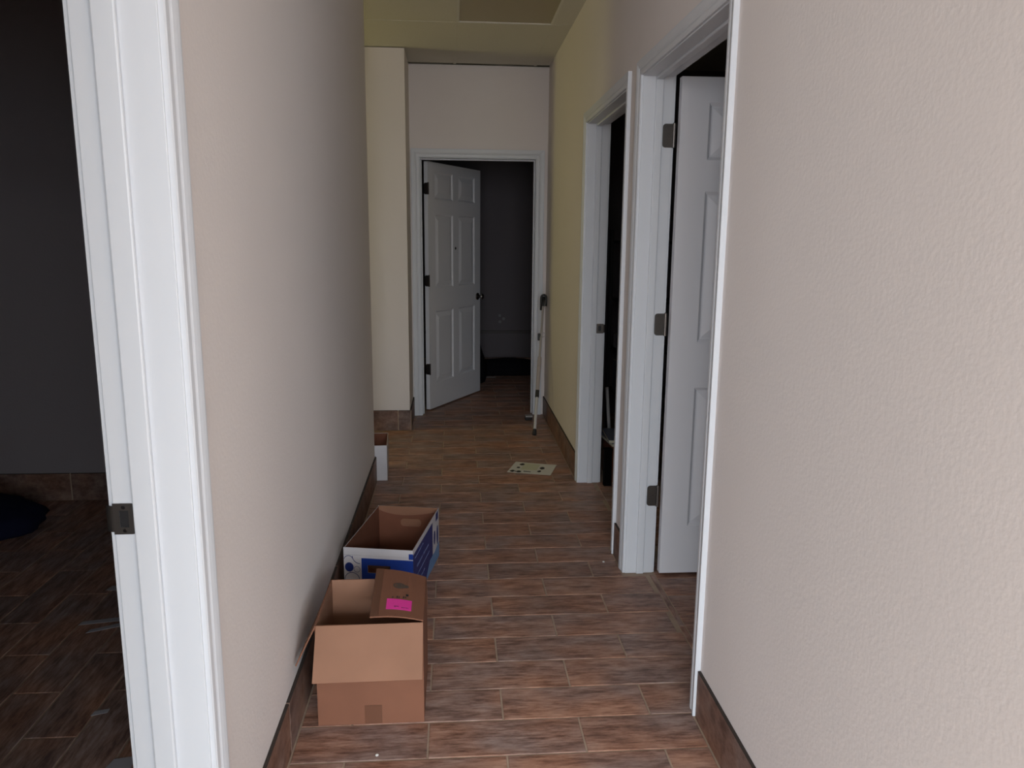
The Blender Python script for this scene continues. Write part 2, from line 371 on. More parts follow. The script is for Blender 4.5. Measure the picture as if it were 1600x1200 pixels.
# ------------------------------------------------------------------ door frames
PROF = [(0.000, 0.0), (0.000, 0.008), (0.004, 0.0105), (0.016, 0.0115), (0.024, 0.0085), (0.030, 0.0120), (0.040, 0.0145), (0.049, 0.0160), (0.054, 0.0160), (0.055, 0.0145), (0.055, 0.0)]
def frame(root, w, z1, depth, stop0, back=True, reveal=0.005, cw=CW):
    """Local frame: opening spans x 0..w, front wall face at y=0 (viewer at -y), wall depth along +y."""
    def leg(xin, sgn, y, ys):
        m = MB(); R0, R1 = [], []
        for uu, t in PROF:
            uu = uu * cw / 0.055
            R0.append((xin - sgn*uu, y + ys*t, 0.0)); R1.append((xin - sgn*uu, y + ys*t, z1 + reveal + uu))
        m.loft([R0, R1]); m.obj('casing', M['trim'], root)
    def head(y, ys):
        m = MB(); R0, R1 = [], []
        for uu, t in PROF:
            uu = uu * cw / 0.055
            R0.append((-reveal - uu, y + ys*t, z1 + reveal + uu)); R1.append((w + reveal + uu, y + ys*t, z1 + reveal + uu))
        m.loft([R0, R1]); m.obj('casing', M['trim'], root)
    leg(-reveal, 1, 0, -1); leg(w + reveal, -1, 0, -1); head(0, -1)
    if back: leg(-reveal, 1, depth, 1); leg(w + reveal, -1, depth, 1); head(depth, 1)
    for x0, x1 in ((-0.018, 0.0), (w, w + 0.018)):
        m = MB(); m.box(x0, x1, 0.0, depth, 0.0, z1 + 0.018); m.obj('jamb', M['trim'], root, bevel=0.0012)
    m = MB(); m.box(0.0, w, 0.0, depth, z1, z1 + 0.018); m.obj('head_jamb', M['trim'], root, bevel=0.0012)
    s0, s1 = stop0
    m = MB(); m.box(0.0, 0.011, s0, s1, 0.0, z1 - 0.011); m.obj('door_stop', M['trim'], root, bevel=0.003)
    m = MB(); m.box(w - 0.011, w, s0, s1, 0.0, z1 - 0.011); m.obj('door_stop', M['trim'], root, bevel=0.003)
    m = MB(); m.box(0.0, w, s0, s1, z1 - 0.011, z1); m.obj('door_stop', M['trim'], root, bevel=0.003)

def rrect(x0, x1, z0, z1, rl, rr, n=4):
    P = []
    for cx, cz, rad, a0 in ((x1-rr, z1-rr, rr, 0), (x0+rl, z1-rl, rl, PI/2), (x0+rl, z0+rl, rl, PI), (x1-rr, z0+rr, rr, 1.5*PI)):
        for k in range(n+1):
            a = a0 + k*PI/2/n; P.append((cx + rad*math.cos(a), cz + rad*math.sin(a)))
    return P
def hinge(root, loc, rotz, flip=1, material='nickel', leaf=0.038):
    """plate lies in local xz, facing -y, with its barrel at +x"""
    h = empty_part = bpy.data.objects.new('hinge', None)
    P = rrect(-leaf, 0.0, -0.045, 0.045, 0.012, 0.0005)
    m = MB(); m.loft([[(x, -0.0005, z) for x, z in P], [(x, -0.0025, z) for x, z in P]])
    for zz in (-0.030, 0.0, 0.030):                       # screw heads
        xx = -leaf*0.55 + (0.007 if zz == 0 else -0.004)
        m.tube([(xx, -0.0020, zz), (xx, -0.0034, zz)], [0.0036, 0.0028], 8)
    o = m.obj('hinge', M[material], root, loc, rotz)
    b = MB(); b.tube([(0.006, -0.006, -0.046), (0.006, -0.006, 0.046)], 0.0065, 10)
    b.tube([(0.006, -0.006, 0.046), (0.006, -0.006, 0.050)], [0.005, 0.002], 10); b.obj('hinge_barrel', M[material], o)
    return o
PANZ = [(0.224, 0.828), (1.018, 1.617), (1.737, 1.952)]
def door_leaf(root, W, H, loc, rotz):
    T = 0.035; st = 0.112; mid = 0.10
    xs = [(st, (W-mid)/2), ((W+mid)/2, W-st)]; z0 = 0.013
    m = MB()
    m.box(0, st, 0, T, z0, H); m.box(W-st, W, 0, T, z0, H); m.box((W-mid)/2, (W+mid)/2, 0, T, z0, H)
    zz = [z0] + [v for p in PANZ for v in p] + [H]
    for xa, xb in xs:
        for a, b in zip(zz[0::2], zz[1::2]): m.box(xa, xb, 0, T, a, b)
    bmesh.ops.remove_doubles(m.bm, verts=m.bm.verts, dist=1e-5)
    lf = m.obj('door_leaf', M['door'], root, loc, rotz)
    for xa, xb in xs:
        for za, zb in PANZ:
            p = MB()
            def ring(d, y): return [(xa+d, y, za+d), (xb-d, y, za+d), (xb-d, y, zb-d), (xa+d, y, zb-d)]
            p.loft([ring(0.052, 0.002), ring(0.018, 0.0105), ring(0.012, 0.0105), ring(0.0, 0.0), ring(0.0, T), ring(0.012, T-0.0105), ring(0.018, T-0.0105), ring(0.052, T-0.002)])
            p.obj('panel', M['door'], lf)
    return lf
def strike(root, loc, rotz, leaf=0.040, h=0.057, lip=0.014):
    """plate in local xz facing -y; lip curls off at -x"""
    m = MB(); P = rrect(-leaf, 0, -h/2, h/2, 0.0006, 0.006)
    hx0, hx1, hz = -leaf*0.72, -leaf*0.30, h*0.27
    o4 = [(-leaf, -h/2), (0, -h/2), (0, h/2), (-leaf, h/2)]
    m.box(-leaf, hx0, -0.0022, -0.0004, -h/2, h/2)
    P2 = rrect(hx1, 0, -h/2, h/2, 0.0003, 0.006)
    m.loft([[(x, -0.0004, z) for x, z in P2], [(x, -0.0022, z) for x, z in P2]])
    m.box(hx0, hx1, -0.0022, -0.0004, -h/2, -hz); m.box(hx0, hx1, -0.0022, -0.0004, hz, h/2)
    o = m.obj('strike_plate', M['nickel'], root, loc, rotz)
    L = MB(); n = 7; R0 = []
    prof = [(-leaf - lip*math.sin(a), -0.0022 + (1-math.cos(a))*lip*0.8) for a in [k*PI/2/n for k in range(n+1)]]
    L.loft([[(x, y, -h*0.42) for x, y in prof] + [(x+0.0016, y+0.0016, -h*0.42) for x, y in reversed(prof)],
            [(x, y, h*0.42) for x, y in prof] + [(x+0.0016, y+0.0016, h*0.42) for x, y in reversed(prof)]])
    L.obj('strike_lip', M['nickel'], o, smooth=False)
    k = MB(); k.box(hx0, hx1, 0.0004-0.0006, 0.0002, -hz, hz); k.obj('latch_hole', M['black'], o)
    s = MB()
    for z in (-h*0.38, h*0.38): s.tube([(-leaf*0.5, -0.0018, z), (-leaf*0.5, -0.0034, z)], [0.0042, 0.0032], 8)
    s.obj('screw', M['chrome'], o)
    return o
# right doorways: local x runs along -y?  use rotation so that local -y faces the hall (-x) : rotz = -90 deg maps local x -> -y
def door_right(name, D, label):
    root = empty(name, (XR, D[1], 0), label, 'door', None, -PI/2, 'structure')    # local x = -world y ; local y = +world x
    frame(root, D[1]-D[0], HEAD, WT, (0.048, 0.079))
    return root
d1 = door_right('door_1', D1, 'nearest right doorway with its white door standing open')
# world -> local for d1: (wx, wy) -> (D1[1]-wy, wx-XR)
door_leaf(d1, 0.94, 2.046, (D1[1]-3.058, 0.8785-XR, 0), PI/2)
for z in (1.830, 1.087, 0.352):
    hinge(d1, (0.0, 0.857-XR, z), PI/2)
d2 = door_right('door_2', D2, 'further right white door frame around a black room')
st = strike(d2, (0.0, 0.814-XR, 0.924), PI/2, 0.042, 0.055)
st.scale = (-1, 1, 1)
d3 = empty('door_3', (D3[0], YF, 0), 'far white six-panel door ajar at the end of the hall', 'door', None, 0, 'structure')
frame(d3, D3[1]-D3[0], HEAD-0.014, YFB-YF, (0.048, 0.079), cw=0.062)
A3 = math.radians(61.4)
lf3 = door_leaf(d3, 0.93, 2.026, (-0.204-D3[0], 6.335-YF, 0), A3)
kb = MB()
kx, kz = 0.872, 0.905
kb.tube([(kx, 0, kz), (kx, -0.006, kz), (kx, -0.008, kz)], [0.033, 0.032, 0.022], 20)
kb.tube([(kx, -0.008, kz), (kx, -0.030, kz), (kx, -0.036, kz), (kx, -0.050, kz), (kx, -0.060, kz), (kx, -0.064, kz)], [0.012, 0.012, 0.022, 0.028, 0.022, 0.008], 20)
kb.obj('door_knob', M['chrome'], lf3, smooth=True)
ph = MB(); ph.tube([(0.457, 0.001, 1.342), (0.457, -0.003, 1.342)], [0.013, 0.011], 14); ph.obj('peephole', M['black'], lf3)
lp = MB(); lp.box(0.9295, 0.9312, 0.006, 0.029, 0.877, 0.934); lp.obj('latch_plate', M['chrome'], lf3)
for z in (1.815, 1.084, 0.354):
    hinge(lf3, (0.0008, 0.0, z), -PI/2, 1, 'dark_metal', 0.034)
d4 = empty('door_4', (XL, D4[0], 0), 'left foreground white door frame with a dark strike plate', 'door', None, PI/2, 'structure')   # local x = +y, local y = -x
frame(d4, D4[1]-D4[0], HEAD, XL-XLB, (0.062, 0.101))
# strike on the far jamb: plate faces -world y ; in local that is -x.  plate spans world x -0.611..-0.573
strike(d4, (D4[1]-D4[0], 0.101, 0.927), -PI/2, 0.038, 0.058, 0.016)

# ------------------------------------------------------------------ open cardboard box in the foreground
def text_marks(mb, o, ux, vx, n, w, h, nrm, rnd, thick=0.0004, gap=0.35):
    """row of short pen strokes: o origin, ux across, vx up"""
    o, ux, vx, nrm = Vector(o), Vector(ux).normalized(), Vector(vx).normalized(), Vector(nrm).normalized()
    step = w/n
    for k in range(n):
        if rnd.random() < 0.12: continue
        a = o + ux*(k*step); hh = h*rnd.uniform(0.5, 1.0); ww = step*(1-gap)*rnd.uniform(0.6, 1.0); y0 = rnd.uniform(0, h-hh)
        q = [a + vx*y0, a + ux*ww + vx*(y0 + 0.15*hh), a + ux*ww*0.9 + vx*(y0+hh), a + ux*ww*0.1 + vx*(y0+hh*0.8)]
        mb.prism(q, nrm*thick)
bx = empty('cardboard_box', (-0.252, 2.245, 0), 'open brown cardboard box with a pink sticker on its folded flap', 'box')
def bl(x, y, z): return (x + 0.252, y - 2.245, z)
X0, X1, YA, YB, HZ, t = -0.408, -0.095, 2.092, 2.400, 0.321, 0.004
m = MB()
def wb(x0, x1, y0, y1, z0, z1, inner): m.box(x0+0.252, x1+0.252, y0-2.245, y1-2.245, z0, z1, mats=[1 if k == inner else 0 for k in range(6)])   # inner: 1 top 2 front 3 right 4 back 5 left
wb(X0, X1, YA, YA+t, 0.0005, HZ, 4); wb(X0, X1, YB-t, YB, 0.0005, HZ, 2); wb(X0, X0+t, YA+t, YB-t, 0.0005, HZ, 3); wb(X1-t, X1, YA+t, YB-t, 0.0005, HZ, 5); wb(X0+t, X1-t, YA+t, YB-t, 0.0005, 0.006, 1)
m.obj('box_body', [M['kraft'], M['kraft_inner']], bx)
def flap(quad, th=0.0038):
    q = MB(); q.slab([bl(*p) for p in quad], th); bmesh.ops.recalc_face_normals(q.bm, faces=q.bm.faces)
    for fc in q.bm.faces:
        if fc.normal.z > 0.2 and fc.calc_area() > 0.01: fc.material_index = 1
    return q.obj('flap', [M['kraft'], M['kraft_inner']], bx, bevel=0.0008)
flap([(X0+0.004, YA-0.001, HZ), (X1, YA-0.001, HZ+0.003), (X1+0.001, 1.984, 0.206), (-0.401, 1.986, 0.203)])
flap([(X0+0.001, YB-0.003, HZ), (X0+0.001, YA+0.002, HZ), (-0.4635, 2.070, 0.209), (-0.4600, YB-0.02, 0.195)])
flap([(X1, YB+0.001, HZ), (X0+0.004, YB+0.001, HZ), (X0+0.004, YB+0.072, 0.184), (X1, YB+0.072, 0.184)])
# right flap, folded in over the opening: drawn as a lightly bent sheet
RA, RB, FA, FB = Vector((X1, 2.098, 0.323)), Vector((X1-0.002, 2.392, 0.323)), Vector((-0.2500, 2.100, 0.337)), Vector((-0.2600, 2.412, 0.341))
def fp(s, v, up=0.0):
    a = RA.lerp(FA, s); b = RB.lerp(FB, s); p = a.lerp(b, v); p.z += 0.007*math.sin(PI*s) + up + 0.006*s*v
    return Vector(bl(*p))
q = MB(); N = 6
ringsT = []
for k in range(N+1):
    s = k/N; ringsT.append([fp(s, 0), fp(s, 1), fp(s, 1, 0.0038), fp(s, 0, 0.0038)])
q.loft(ringsT); rf = q.obj('flap', M['kraft'], bx)
def fpatch(s0, s1, v0, v1, up=0.0043, n=4):
    g = MB(); rr = []
    for k in range(n+1):
        s = s0 + (s1-s0)*k/n; rr.append([fp(s, v0, up), fp(s, v1, up), fp(s, v1, up+0.0003), fp(s, v0, up+0.0003)])
    g.loft(rr); return g
fpatch(0.845, 1.0, 0.0, 1.0).obj('tape', M['tape'], rf)
fpatch(0.235, 0.715, 0.130, 0.345, 0.0044).obj('sticker', M['pink'], rf)
g = MB()     # the box maker's oval stamp: two rings, a pointed end and bars
def fring(c0, c1, rs, rv, wd, a0=0, a1=2*PI, n=20, up=0.0044):
    for k in range(n):
        aa, ab = a0 + (a1-a0)*k/n, a0 + (a1-a0)*(k+1)/n
        P = [fp(c0 + rs*math.cos(aa), c1 + rv*math.sin(aa), up), fp(c0 + rs*math.cos(ab), c1 + rv*math.sin(ab), up),
             fp(c0 + (rs-wd)*math.cos(ab), c1 + (rv-wd)*math.sin(ab), up), fp(c0 + (rs-wd)*math.cos(aa), c1 + (rv-wd)*math.sin(aa), up)]
        g.prism(P, (0, 0, 0.0003))
fring(0.50, 0.64, 0.125, 0.062, 0.026); fring(0.50, 0.64, 0.075, 0.032, 0.020, n=14)
for (s0, s1, v0, v1) in ((0.32, 0.385, 0.622, 0.658), (0.345, 0.40, 0.605, 0.63), (0.345, 0.40, 0.650, 0.672), (0.46, 0.54, 0.632, 0.650), (0.41, 0.44, 0.615, 0.665)):
    g.prism([fp(s0, v0, 0.0044), fp(s1, v0, 0.0044), fp(s1, v1, 0.0044), fp(s0, v1, 0.0044)], (0, 0, 0.0003))
tag(g.obj('printed_stamp', M['stamp'], rf), kind='stuff')
g = MB(); rnd = random.Random(4)
text_marks(g, fp(0.62, 0.365, 0.0045), fp(0.33, 0.38, 0)-fp(0.62, 0.365, 0), fp(0.5, 0.6, 0)-fp(0.5, 0.4, 0), 7, 0.046, 0.014, (0, 0, 1), rnd, gap=0.25)
g.prism([fp(0.36, 0.43, 0.0045), fp(0.31, 0.43, 0.0045), fp(0.31, 0.47, 0.0045), fp(0.36, 0.47, 0.0045)], (0, 0, 0.0003))
tag(g.obj('handwriting', M['ink'], rf), kind='stuff')
g = MB()
text_marks(g, fp(0.56, 0.175, 0.0049), fp(0.3, 0.175, 0)-fp(0.56, 0.175, 0), fp(0.5, 0.6, 0)-fp(0.5, 0.4, 0), 4, 0.014, 0.009, (0, 0, 1), rnd)
text_marks(g, fp(0.42, 0.165, 0.0049), fp(0.3, 0.165, 0)-fp(0.55, 0.165, 0), fp(0.5, 0.6, 0)-fp(0.5, 0.4, 0), 5, 0.022, 0.006, (0, 0, 1), rnd)
tag(g.obj('sticker_print', M['ink'], rf), kind='stuff')
tp = MB(); tp.box(-0.271+0.252, -0.220+0.252, YA-0.0006-2.245, YA-0.0001-2.245, 0.0006, 0.062); tp.obj('tape', M['tape'], bx)

# ------------------------------------------------------------------ blue and white file box
ANG = math.atan2(-0.185, 0.983)
bb = empty('file_box', (-0.440, 2.897, 0), 'blue and white lidless file box with brown inside, behind the brown carton', 'box', None, ANG)   # local x across the front, local y back
BW, BD, BHH, T = 0.280, 0.490, 0.228, 0.004
hole = (0.097, 0.188, 0.126, 0.158)
def shell(boxes, name, mt, parent):
    q = MB()
    for b in boxes: q.box(*b)
    return q.obj(name, mt, parent)
h = T/2
def hole_wall(x0, x1, y0, y1, z0, z1, hl):
    return [(x0, hl[0], y0, y1, z0, z1), (hl[1], x1, y0, y1, z0, z1), (hl[0], hl[1], y0, y1, z0, hl[2]), (hl[0], hl[1], y0, y1, hl[3], z1)]
shell(hole_wall(0, BW, 0, h, 0.0005, BHH, hole) + [(0, BW, BD-h, BD, 0.0005, BHH), (0, h, h, BD-h, 0.0005, BHH-0.004), (BW-h, BW, h, BD-h, 0.0005, BHH), (h, BW-h, h, BD-h, 0.0005, 0.003)], 'box_body', M['white_card'], bb)
shell(hole_wall(h, BW-h, h, T, 0.003, BHH-0.0005, hole) + [(h, BW-h, BD-T, BD-h, 0.003, BHH-0.0005), (h, T, T, BD-T, 0.003, BHH-0.004), (BW-T, BW-h, T, BD-T, 0.003, BHH-0.0005), (T, BW-T, T, BD-T, 0.003, 0.005)], 'box_liner', M['kraft_dark'], bb)
q = MB(); q.slab([(hole[0], T+0.001, hole[3]), (hole[1], T+0.001, hole[3]), (hole[1], T+0.028, hole[2]+0.004), (hole[0], T+0.028, hole[2]+0.004)], 0.002); q.obj('handle_flap', M['kraft_light'], bb)
q = MB(); P = rrect(0.105, 0.200, 0.136, 0.172, 0.015, 0.015, 5); q.prism([(x, BD-T-0.003, z) for x, z in P], (0, 0.0025, 0)); q.obj('handle_flap', M['kraft_light'], bb)
q = MB(); n = 12          # lighter folded edge along the inside of the back wall, its lower edge sagging
low = [(T + (BW-2*T)*k/n, BD-T-0.0030, BHH-0.018-0.022*math.sin(PI*(k/n)**0.8)) for k in range(n+1)]
q.prism(low + [(BW-T, BD-T-0.003, BHH+0.001), (T, BD-T-0.003, BHH+0.001)], (0, 0.0025, 0)); q.obj('rim_fold', M['kraft_light'], bb)
e = 0.0005
q = MB()
for b in hole_wall(0.072, BW, -e, -0.0001, 0.001, 0.186, hole): q.box(*b)
q.box(0.263, BW, -e, -0.0001, 0.190, 0.213); q.obj('printed_panel', M['blue'], bb)
q = MB(); q.box(0.0, 0.071, -e*0.8, -0.0001, 0.1965, 0.1985); q.box(0.0, 0.262, -e*0.6, -0.0001, 0.1965, 0.1978); q.obj('crease', M['grey_paper'], bb)
q = MB()
def ring2(cx, cz, rad, wd, a0=0.0, a1=2*PI, n=24, clip=(0.001, 0.070, 0.001, 0.195)):
    for k in range(n):
        aa, ab = a0+(a1-a0)*k/n, a0+(a1-a0)*(k+1)/n
        P = [(cx+rr*math.cos(an), cz+rr*math.sin(an)) for rr, an in ((rad, aa), (rad, ab), (rad-wd, ab), (rad-wd, aa))]
        if any(x < clip[0] or x > clip[1] or z < clip[2] or z > clip[3] for x, z in P): continue
        q.prism([(x, -e, z) for x, z in P], (0, e*0.8, 0))
q.prism([(0.022+0.0175*math.cos(2*PI*k/24), -e, 0.146+0.0195*math.sin(2*PI*k/24)) for k in range(24)], (0, e*0.8, 0))
ring2(0.020, 0.176, 0.019, 0.0022, 0.3, PI-0.2, 16); ring2(0.066, 0.193, 0.032, 0.0024); ring2(0.033, 0.094, 0.031, 0.0022); ring2(0.053, 0.138, 0.013, 0.0014); ring2(0.030, 0.030, 0.022, 0.002)
q.obj('printed_circles', M['navy'], bb)
q = MB(); rnd = random.Random(9); text_marks(q, (0.082, -e, 0.092), (1, 0, 0), (0, 0, 1), 7, 0.038, 0.009, (0, -1, 0), rnd)
text_marks(q, (0.082, -e, 0.050), (1, 0, 0), (0, 0, 1), 16, 0.110, 0.012, (0, -1, 0), rnd); tag(q.obj('printed_text', M['pale_print'], bb), kind='stuff')
xs = BW + 0.0001
q = MB(); q.prism([(xs, 0.0, 0.001), (xs, 0.355, 0.001), (xs, 0.355, 0.208), (xs, 0.0, 0.208)], (e, 0, 0)); q.obj('printed_panel', M['navy'], bb)
q = MB(); q.prism([(xs+e, 0.21, 0.001), (xs+e, BD-0.001, 0.001), (xs+e, BD-0.001, 0.072), (xs+e, 0.40, 0.058), (xs+e, 0.30, 0.060)], (e, 0, 0)); q.obj('printed_panel', M['light_blue'], bb)
q = MB(); q.box(xs, xs+e, 0.425, 0.470, 0.188, 0.222); q.prism([(xs, 0.395+0.018*math.cos(2*PI*k/16), 0.125+0.032*math.sin(2*PI*k/16)) for k in range(16)], (e, 0, 0))
q.prism([(xs, 0.455+0.016*math.cos(2*PI*k/16), 0.115+0.045*math.sin(2*PI*k/16)) for k in range(16)], (e, 0, 0)); q.obj('printed_patch', M['navy'], bb)
q = MB(); rnd = random.Random(3)
for (s0, z0, w, hh, n) in ((0.03, 0.180, 0.15, 0.008, 24), (0.06, 0.130, 0.22, 0.014, 20), (0.05, 0.095, 0.24, 0.009, 34), (0.08, 0.060, 0.12, 0.008, 18)):
    text_marks(q, (xs+e, s0, z0), (0, 1, 0.03), (0, 0, 1), n, w, hh, (1, 0, 0), rnd, gap=0.5)
tag(q.obj('printed_text', M['pale_print'], bb), kind='stuff')

# ------------------------------------------------------------------ white box round the corner
wbx = empty('carton', (-0.401 - 0.133*math.cos(0.06) - 0.150*math.sin(0.06), 4.452 + 0.150*math.cos(0.06) - 0.133*math.sin(0.06), 0), 'white carton with open top half hidden round the left wall corner', 'box', None, 0.06)
q = MB(); a, b2, hh = 0.133, 0.150, 0.217
q.box(-a, a, -b2, -b2+0.002, 0.0005, hh); q.box(-a, a, b2-0.002, b2, 0.0005, hh); q.box(-a, -a+0.002, -b2, b2, 0.0005, hh); q.box(a-0.002, a, -b2, b2, 0.0005, hh); q.box(-a, a, -b2, b2, 0.0005, 0.003)
q.obj('box_body', M['white_card'], wbx)
a -= 0.0025; b2 -= 0.0025; q = MB()
q.box(-a, a, -b2, -b2+0.002, 0.003, hh-0.001); q.box(-a, a, b2-0.002, b2, 0.003, hh-0.001); q.box(-a, -a+0.002, -b2, b2, 0.003, hh-0.001); q.box(a-0.002, a, -b2, b2, 0.003, hh-0.001); q.box(-a, a, -b2, b2, 0.003, 0.005)
q.obj('box_liner', M['kraft_dark'], wbx)

# ------------------------------------------------------------------ printed sheet on the hall floor
PC = [Vector((0.322, 4.584, 0)), Vector((0.585, 4.506, 0)), Vector((0.653, 4.720, 0)), Vector((0.396, 4.804, 0))]
cen = sum(PC, Vector())/4
sh = empty('paper_sheet', cen, 'white printed paper with black blotches lying on the hall floor', 'paper')
def pp(a, b, z=0.0): 
    v = PC[0].lerp(PC[1], a).lerp(PC[3].lerp(PC[2], a), b) - cen
    return Vector((v.x, v.y, 0.0012 + 0.004*max(0, abs(a-0.5)*2-0.6)*b + z))
q = MB(); N = 8
for k in range(N):
    q.loft([[pp(k/N, 0), pp(k/N, 1), pp(k/N, 1, 0.0005), pp(k/N, 0, 0.0005)], [pp((k+1)/N, 0), pp((k+1)/N, 1), pp((k+1)/N, 1, 0.0005), pp((k+1)/N, 0, 0.0005)]], caps=(k in (0, N-1)))
q.obj('sheet', M['paper'], sh)
q = MB(); zz = 0.0008; q.prism([pp(0.24, 0.30, zz), pp(0.62, 0.34, zz), pp(0.62, 0.90, zz), pp(0.24, 0.94, zz)], (0, 0, 0.0003)); q.obj('printed_area', M['paper_green'], sh)
def blot(a, b, ra, rb, n=10, seed=1):
    rn = random.Random(seed); q = MB(); q.prism([pp(a + ra*rn.uniform(0.75, 1.1)*math.cos(2*PI*k/n), b + rb*rn.uniform(0.75, 1.1)*math.sin(2*PI*k/n), 0.0012) for k in range(n)], (0, 0, 0.0003))
    q.obj('ink_blotch', M['ink'], sh)
for bargs in ((0.20, 0.80, 0.065, 0.10, 10, 1), (0.17, 0.48, 0.045, 0.075, 8, 2), (0.10, 0.14, 0.055, 0.10, 10, 3), (0.72, 0.58, 0.065, 0.12, 10, 4), (0.70, 0.26, 0.045, 0.09, 8, 5), (0.25, 0.12, 0.06, 0.09, 8, 6)): blot(*bargs)
for c in ((0.15, 0.10, 0.20, 0.09, 0.20, 0.14, 0.15, 0.17), (0.35, 0.15, 0.52, 0.13, 0.52, 0.19, 0.35, 0.21)):
    q = MB(); q.prism([pp(c[0], c[1], 0.0012), pp(c[2], c[3], 0.0012), pp(c[4], c[5], 0.0012), pp(c[6], c[7], 0.0012)], (0, 0, 0.0003)); q.obj('ink_stroke', M['ink'], sh)

# ------------------------------------------------------------------ pole leaning in the corner
P0, P1 = Vector((0.584, 5.456, 0.0)), Vector((0.694, 5.95, 0.985))
po = empty('pole', P0, 'thin pale telescopic pole with dark hooked grip, leaning against the right corner', 'pole')
def at(s): return (P1 - P0) * s
q = MB(); q.tube([at(0.004) + Vector((0, 0, 0.008)), at(0.012) + Vector((0, 0, 0.006)), at(0.05)], [0.016, 0.017, 0.013], 12); q.obj('rubber_tip', M['rubber'], po)
q = MB(); q.tube([at(0.04), at(0.30)], 0.0115, 12); q.obj('lower_tube', M['alu'], po, smooth=False)
q = MB(); q.tube([at(0.27), at(0.32)], 0.0150, 12); q.obj('collar', M['black'], po)
q = MB(); q.tube([at(0.315), at(0.325), at(0.55), at(0.56)], [0.0125, 0.015, 0.015, 0.011], 12); q.obj('sleeve', M['sleeve'], po)
q = MB(); q.tube([at(0.55), at(0.985)], 0.0085, 12); q.obj('upper_tube', M['grey_tube'], po)
q = MB(); c = at(0.72); q.box(c.x-0.026, c.x-0.006, c.y-0.012, c.y+0.012, c.z-0.045, c.z+0.01); q.obj('clip', M['black'], po, bevel=0.003)
q = MB(); q.tube([c + Vector((0.014 + 0.014*math.cos(2*PI*k/14), -0.010, 0.018*math.sin(2*PI*k/14))) for k in range(15)], 0.004, 8); q.obj('ring', M['alu'], po)
q = MB(); c = at(0.985); pts = [c + Vector((-0.020, -0.010, -0.085)), c + Vector((-0.019, -0.008, -0.03))]
for k in range(9):
    a = PI - PI*k/8; pts.append(c + Vector((0.001 + 0.019*math.cos(a), -0.006, 0.012 + 0.020*math.sin(a))))
pts += [c + Vector((0.020, -0.006, -0.03)), c + Vector((0.019, -0.008, -0.055))]
q.tube(pts, 0.0085, 10); q.tube([at(0.93), at(1.0)], 0.012, 10); q.obj('hooked_grip', M['black'], po, smooth=True)
ds = empty('doorstop', (0.592, 5.995, 0), 'small dark doorstop with a pale top at the foot of the far door frame', 'doorstop')
q = MB(); q.prism([(-0.028, -0.035, 0.0005), (0.028, -0.035, 0.0005), (0.028, 0.035, 0.0005), (-0.028, 0.035, 0.0005)], (0, 0, 0.026)); q.obj('block', M['rubber'], ds, bevel=0.004)
q = MB(); q.box(-0.026, 0.030, -0.033, 0.033, 0.0262, 0.034); q.obj('top_plate', M['alu'], ds, bevel=0.002)

# ------------------------------------------------------------------ lumps of cloth and bags
def lump(name, loc, sx, sy, sz, mt, seed, amp=0.16, flat=0.35, rotz=0.0, lean=(0, 0), taper=0.0):
    b = bmesh.new(); bmesh.ops.create_icosphere(b, subdivisions=4, radius=1.0)
    for v in b.verts:
        p = v.co.copy(); nn = noise.noise(p*1.6 + Vector((seed, 0, 0)))*amp + noise.noise(p*4.5 + Vector((0, seed, 0)))*amp*0.4
        p *= 1 + nn
        z = max(p.z, -flat) + flat
        k = 1 - taper*z/(1+flat)
        v.co = Vector((p.x*sx*k + lean[0]*z, p.y*sy + lean[1]*z, z*sz/(1+flat)))
    me = bpy.data.meshes.new(name); b.to_mesh(me); b.free(); me.materials.append(mt)
    for p in me.polygons: p.use_smooth = True
    o = bpy.data.objects.new(name, me); COL.objects.link(o); o.location = loc; o.rotation_euler = (0, 0, rotz); return o
tag(lump('duffel_bag', (-2.60, 3.72, 0), 0.58, 0.33, 0.17, M['navy_cloth'], 3.1, 0.12, 0.4, 0.12), 'dark navy cloth heap on the floor of the left room', 'bag')
tag(lump('cloth_bag', (0.185, 7.68, 0), 0.16, 0.18, 0.50, M['black_cloth'], 5.2, 0.10, 0.6, 0, (-0.005, 0), 0.42), 'black slumped bag beside the far open door', 'bag')
tag(lump('cloth_pile', (0.55, 8.115, 0), 0.62, 0.12, 0.17, M['black_cloth'], 8.3, 0.12, 0.3, 0), 'black cloth pile on the far room floor', 'cloth')
def scrap(name, corners, mt, label, cat='paper', z=0.0012, group=None, th=0.0006):
    c = sum((Vector((*p, 0)) for p in corners), Vector())/4
    q = MB(); q.prism([(p[0]-c.x, p[1]-c.y, 0) for p in corners], (0, 0, th)); q.prism([(p[0]-c.x, p[1]-c.y, th) for p in [tuple(Vector(a).lerp(Vector(corners[(i+2) % 4]), 0.04)) for i, a in enumerate(corners)]], (0, 0, 0.0002))
    return tag(q.obj(name, mt, None, (c.x, c.y, z)), label, cat, group)
scrap('paper_sheet', [(0.26, 7.87), (0.43, 7.89), (0.43, 7.95), (0.26, 7.96)], M['white_card'], 'thin white sheet on the far room floor in front of the black cloth')
scrap('paper_strip', [(-1.400, 2.752), (-1.262, 2.778), (-1.240, 2.815), (-1.395, 2.780)], M['grey_paper'], 'long grey paper strip in the left room, the further of two', group=None)
scrap('paper_strip', [(-1.345, 2.690), (-1.240, 2.735), (-1.245, 2.765), (-1.340, 2.716)], M['grey_paper'], 'long grey paper strip in the left room, the nearer of two')
scrap('paper_scrap', [(-1.425, 3.045), (-1.370, 3.040), (-1.370, 3.080), (-1.415, 3.085)], M['grey_paper'], 'small pale scrap against the left frame, beyond the two strips')
scrap('paper_scrap', [(-1.100, 2.180), (-1.056, 2.195), (-1.058, 2.215), (-1.098, 2.205)], M['grey_paper'], 'small pale scrap alone on the dark tiles nearer than the two strips')
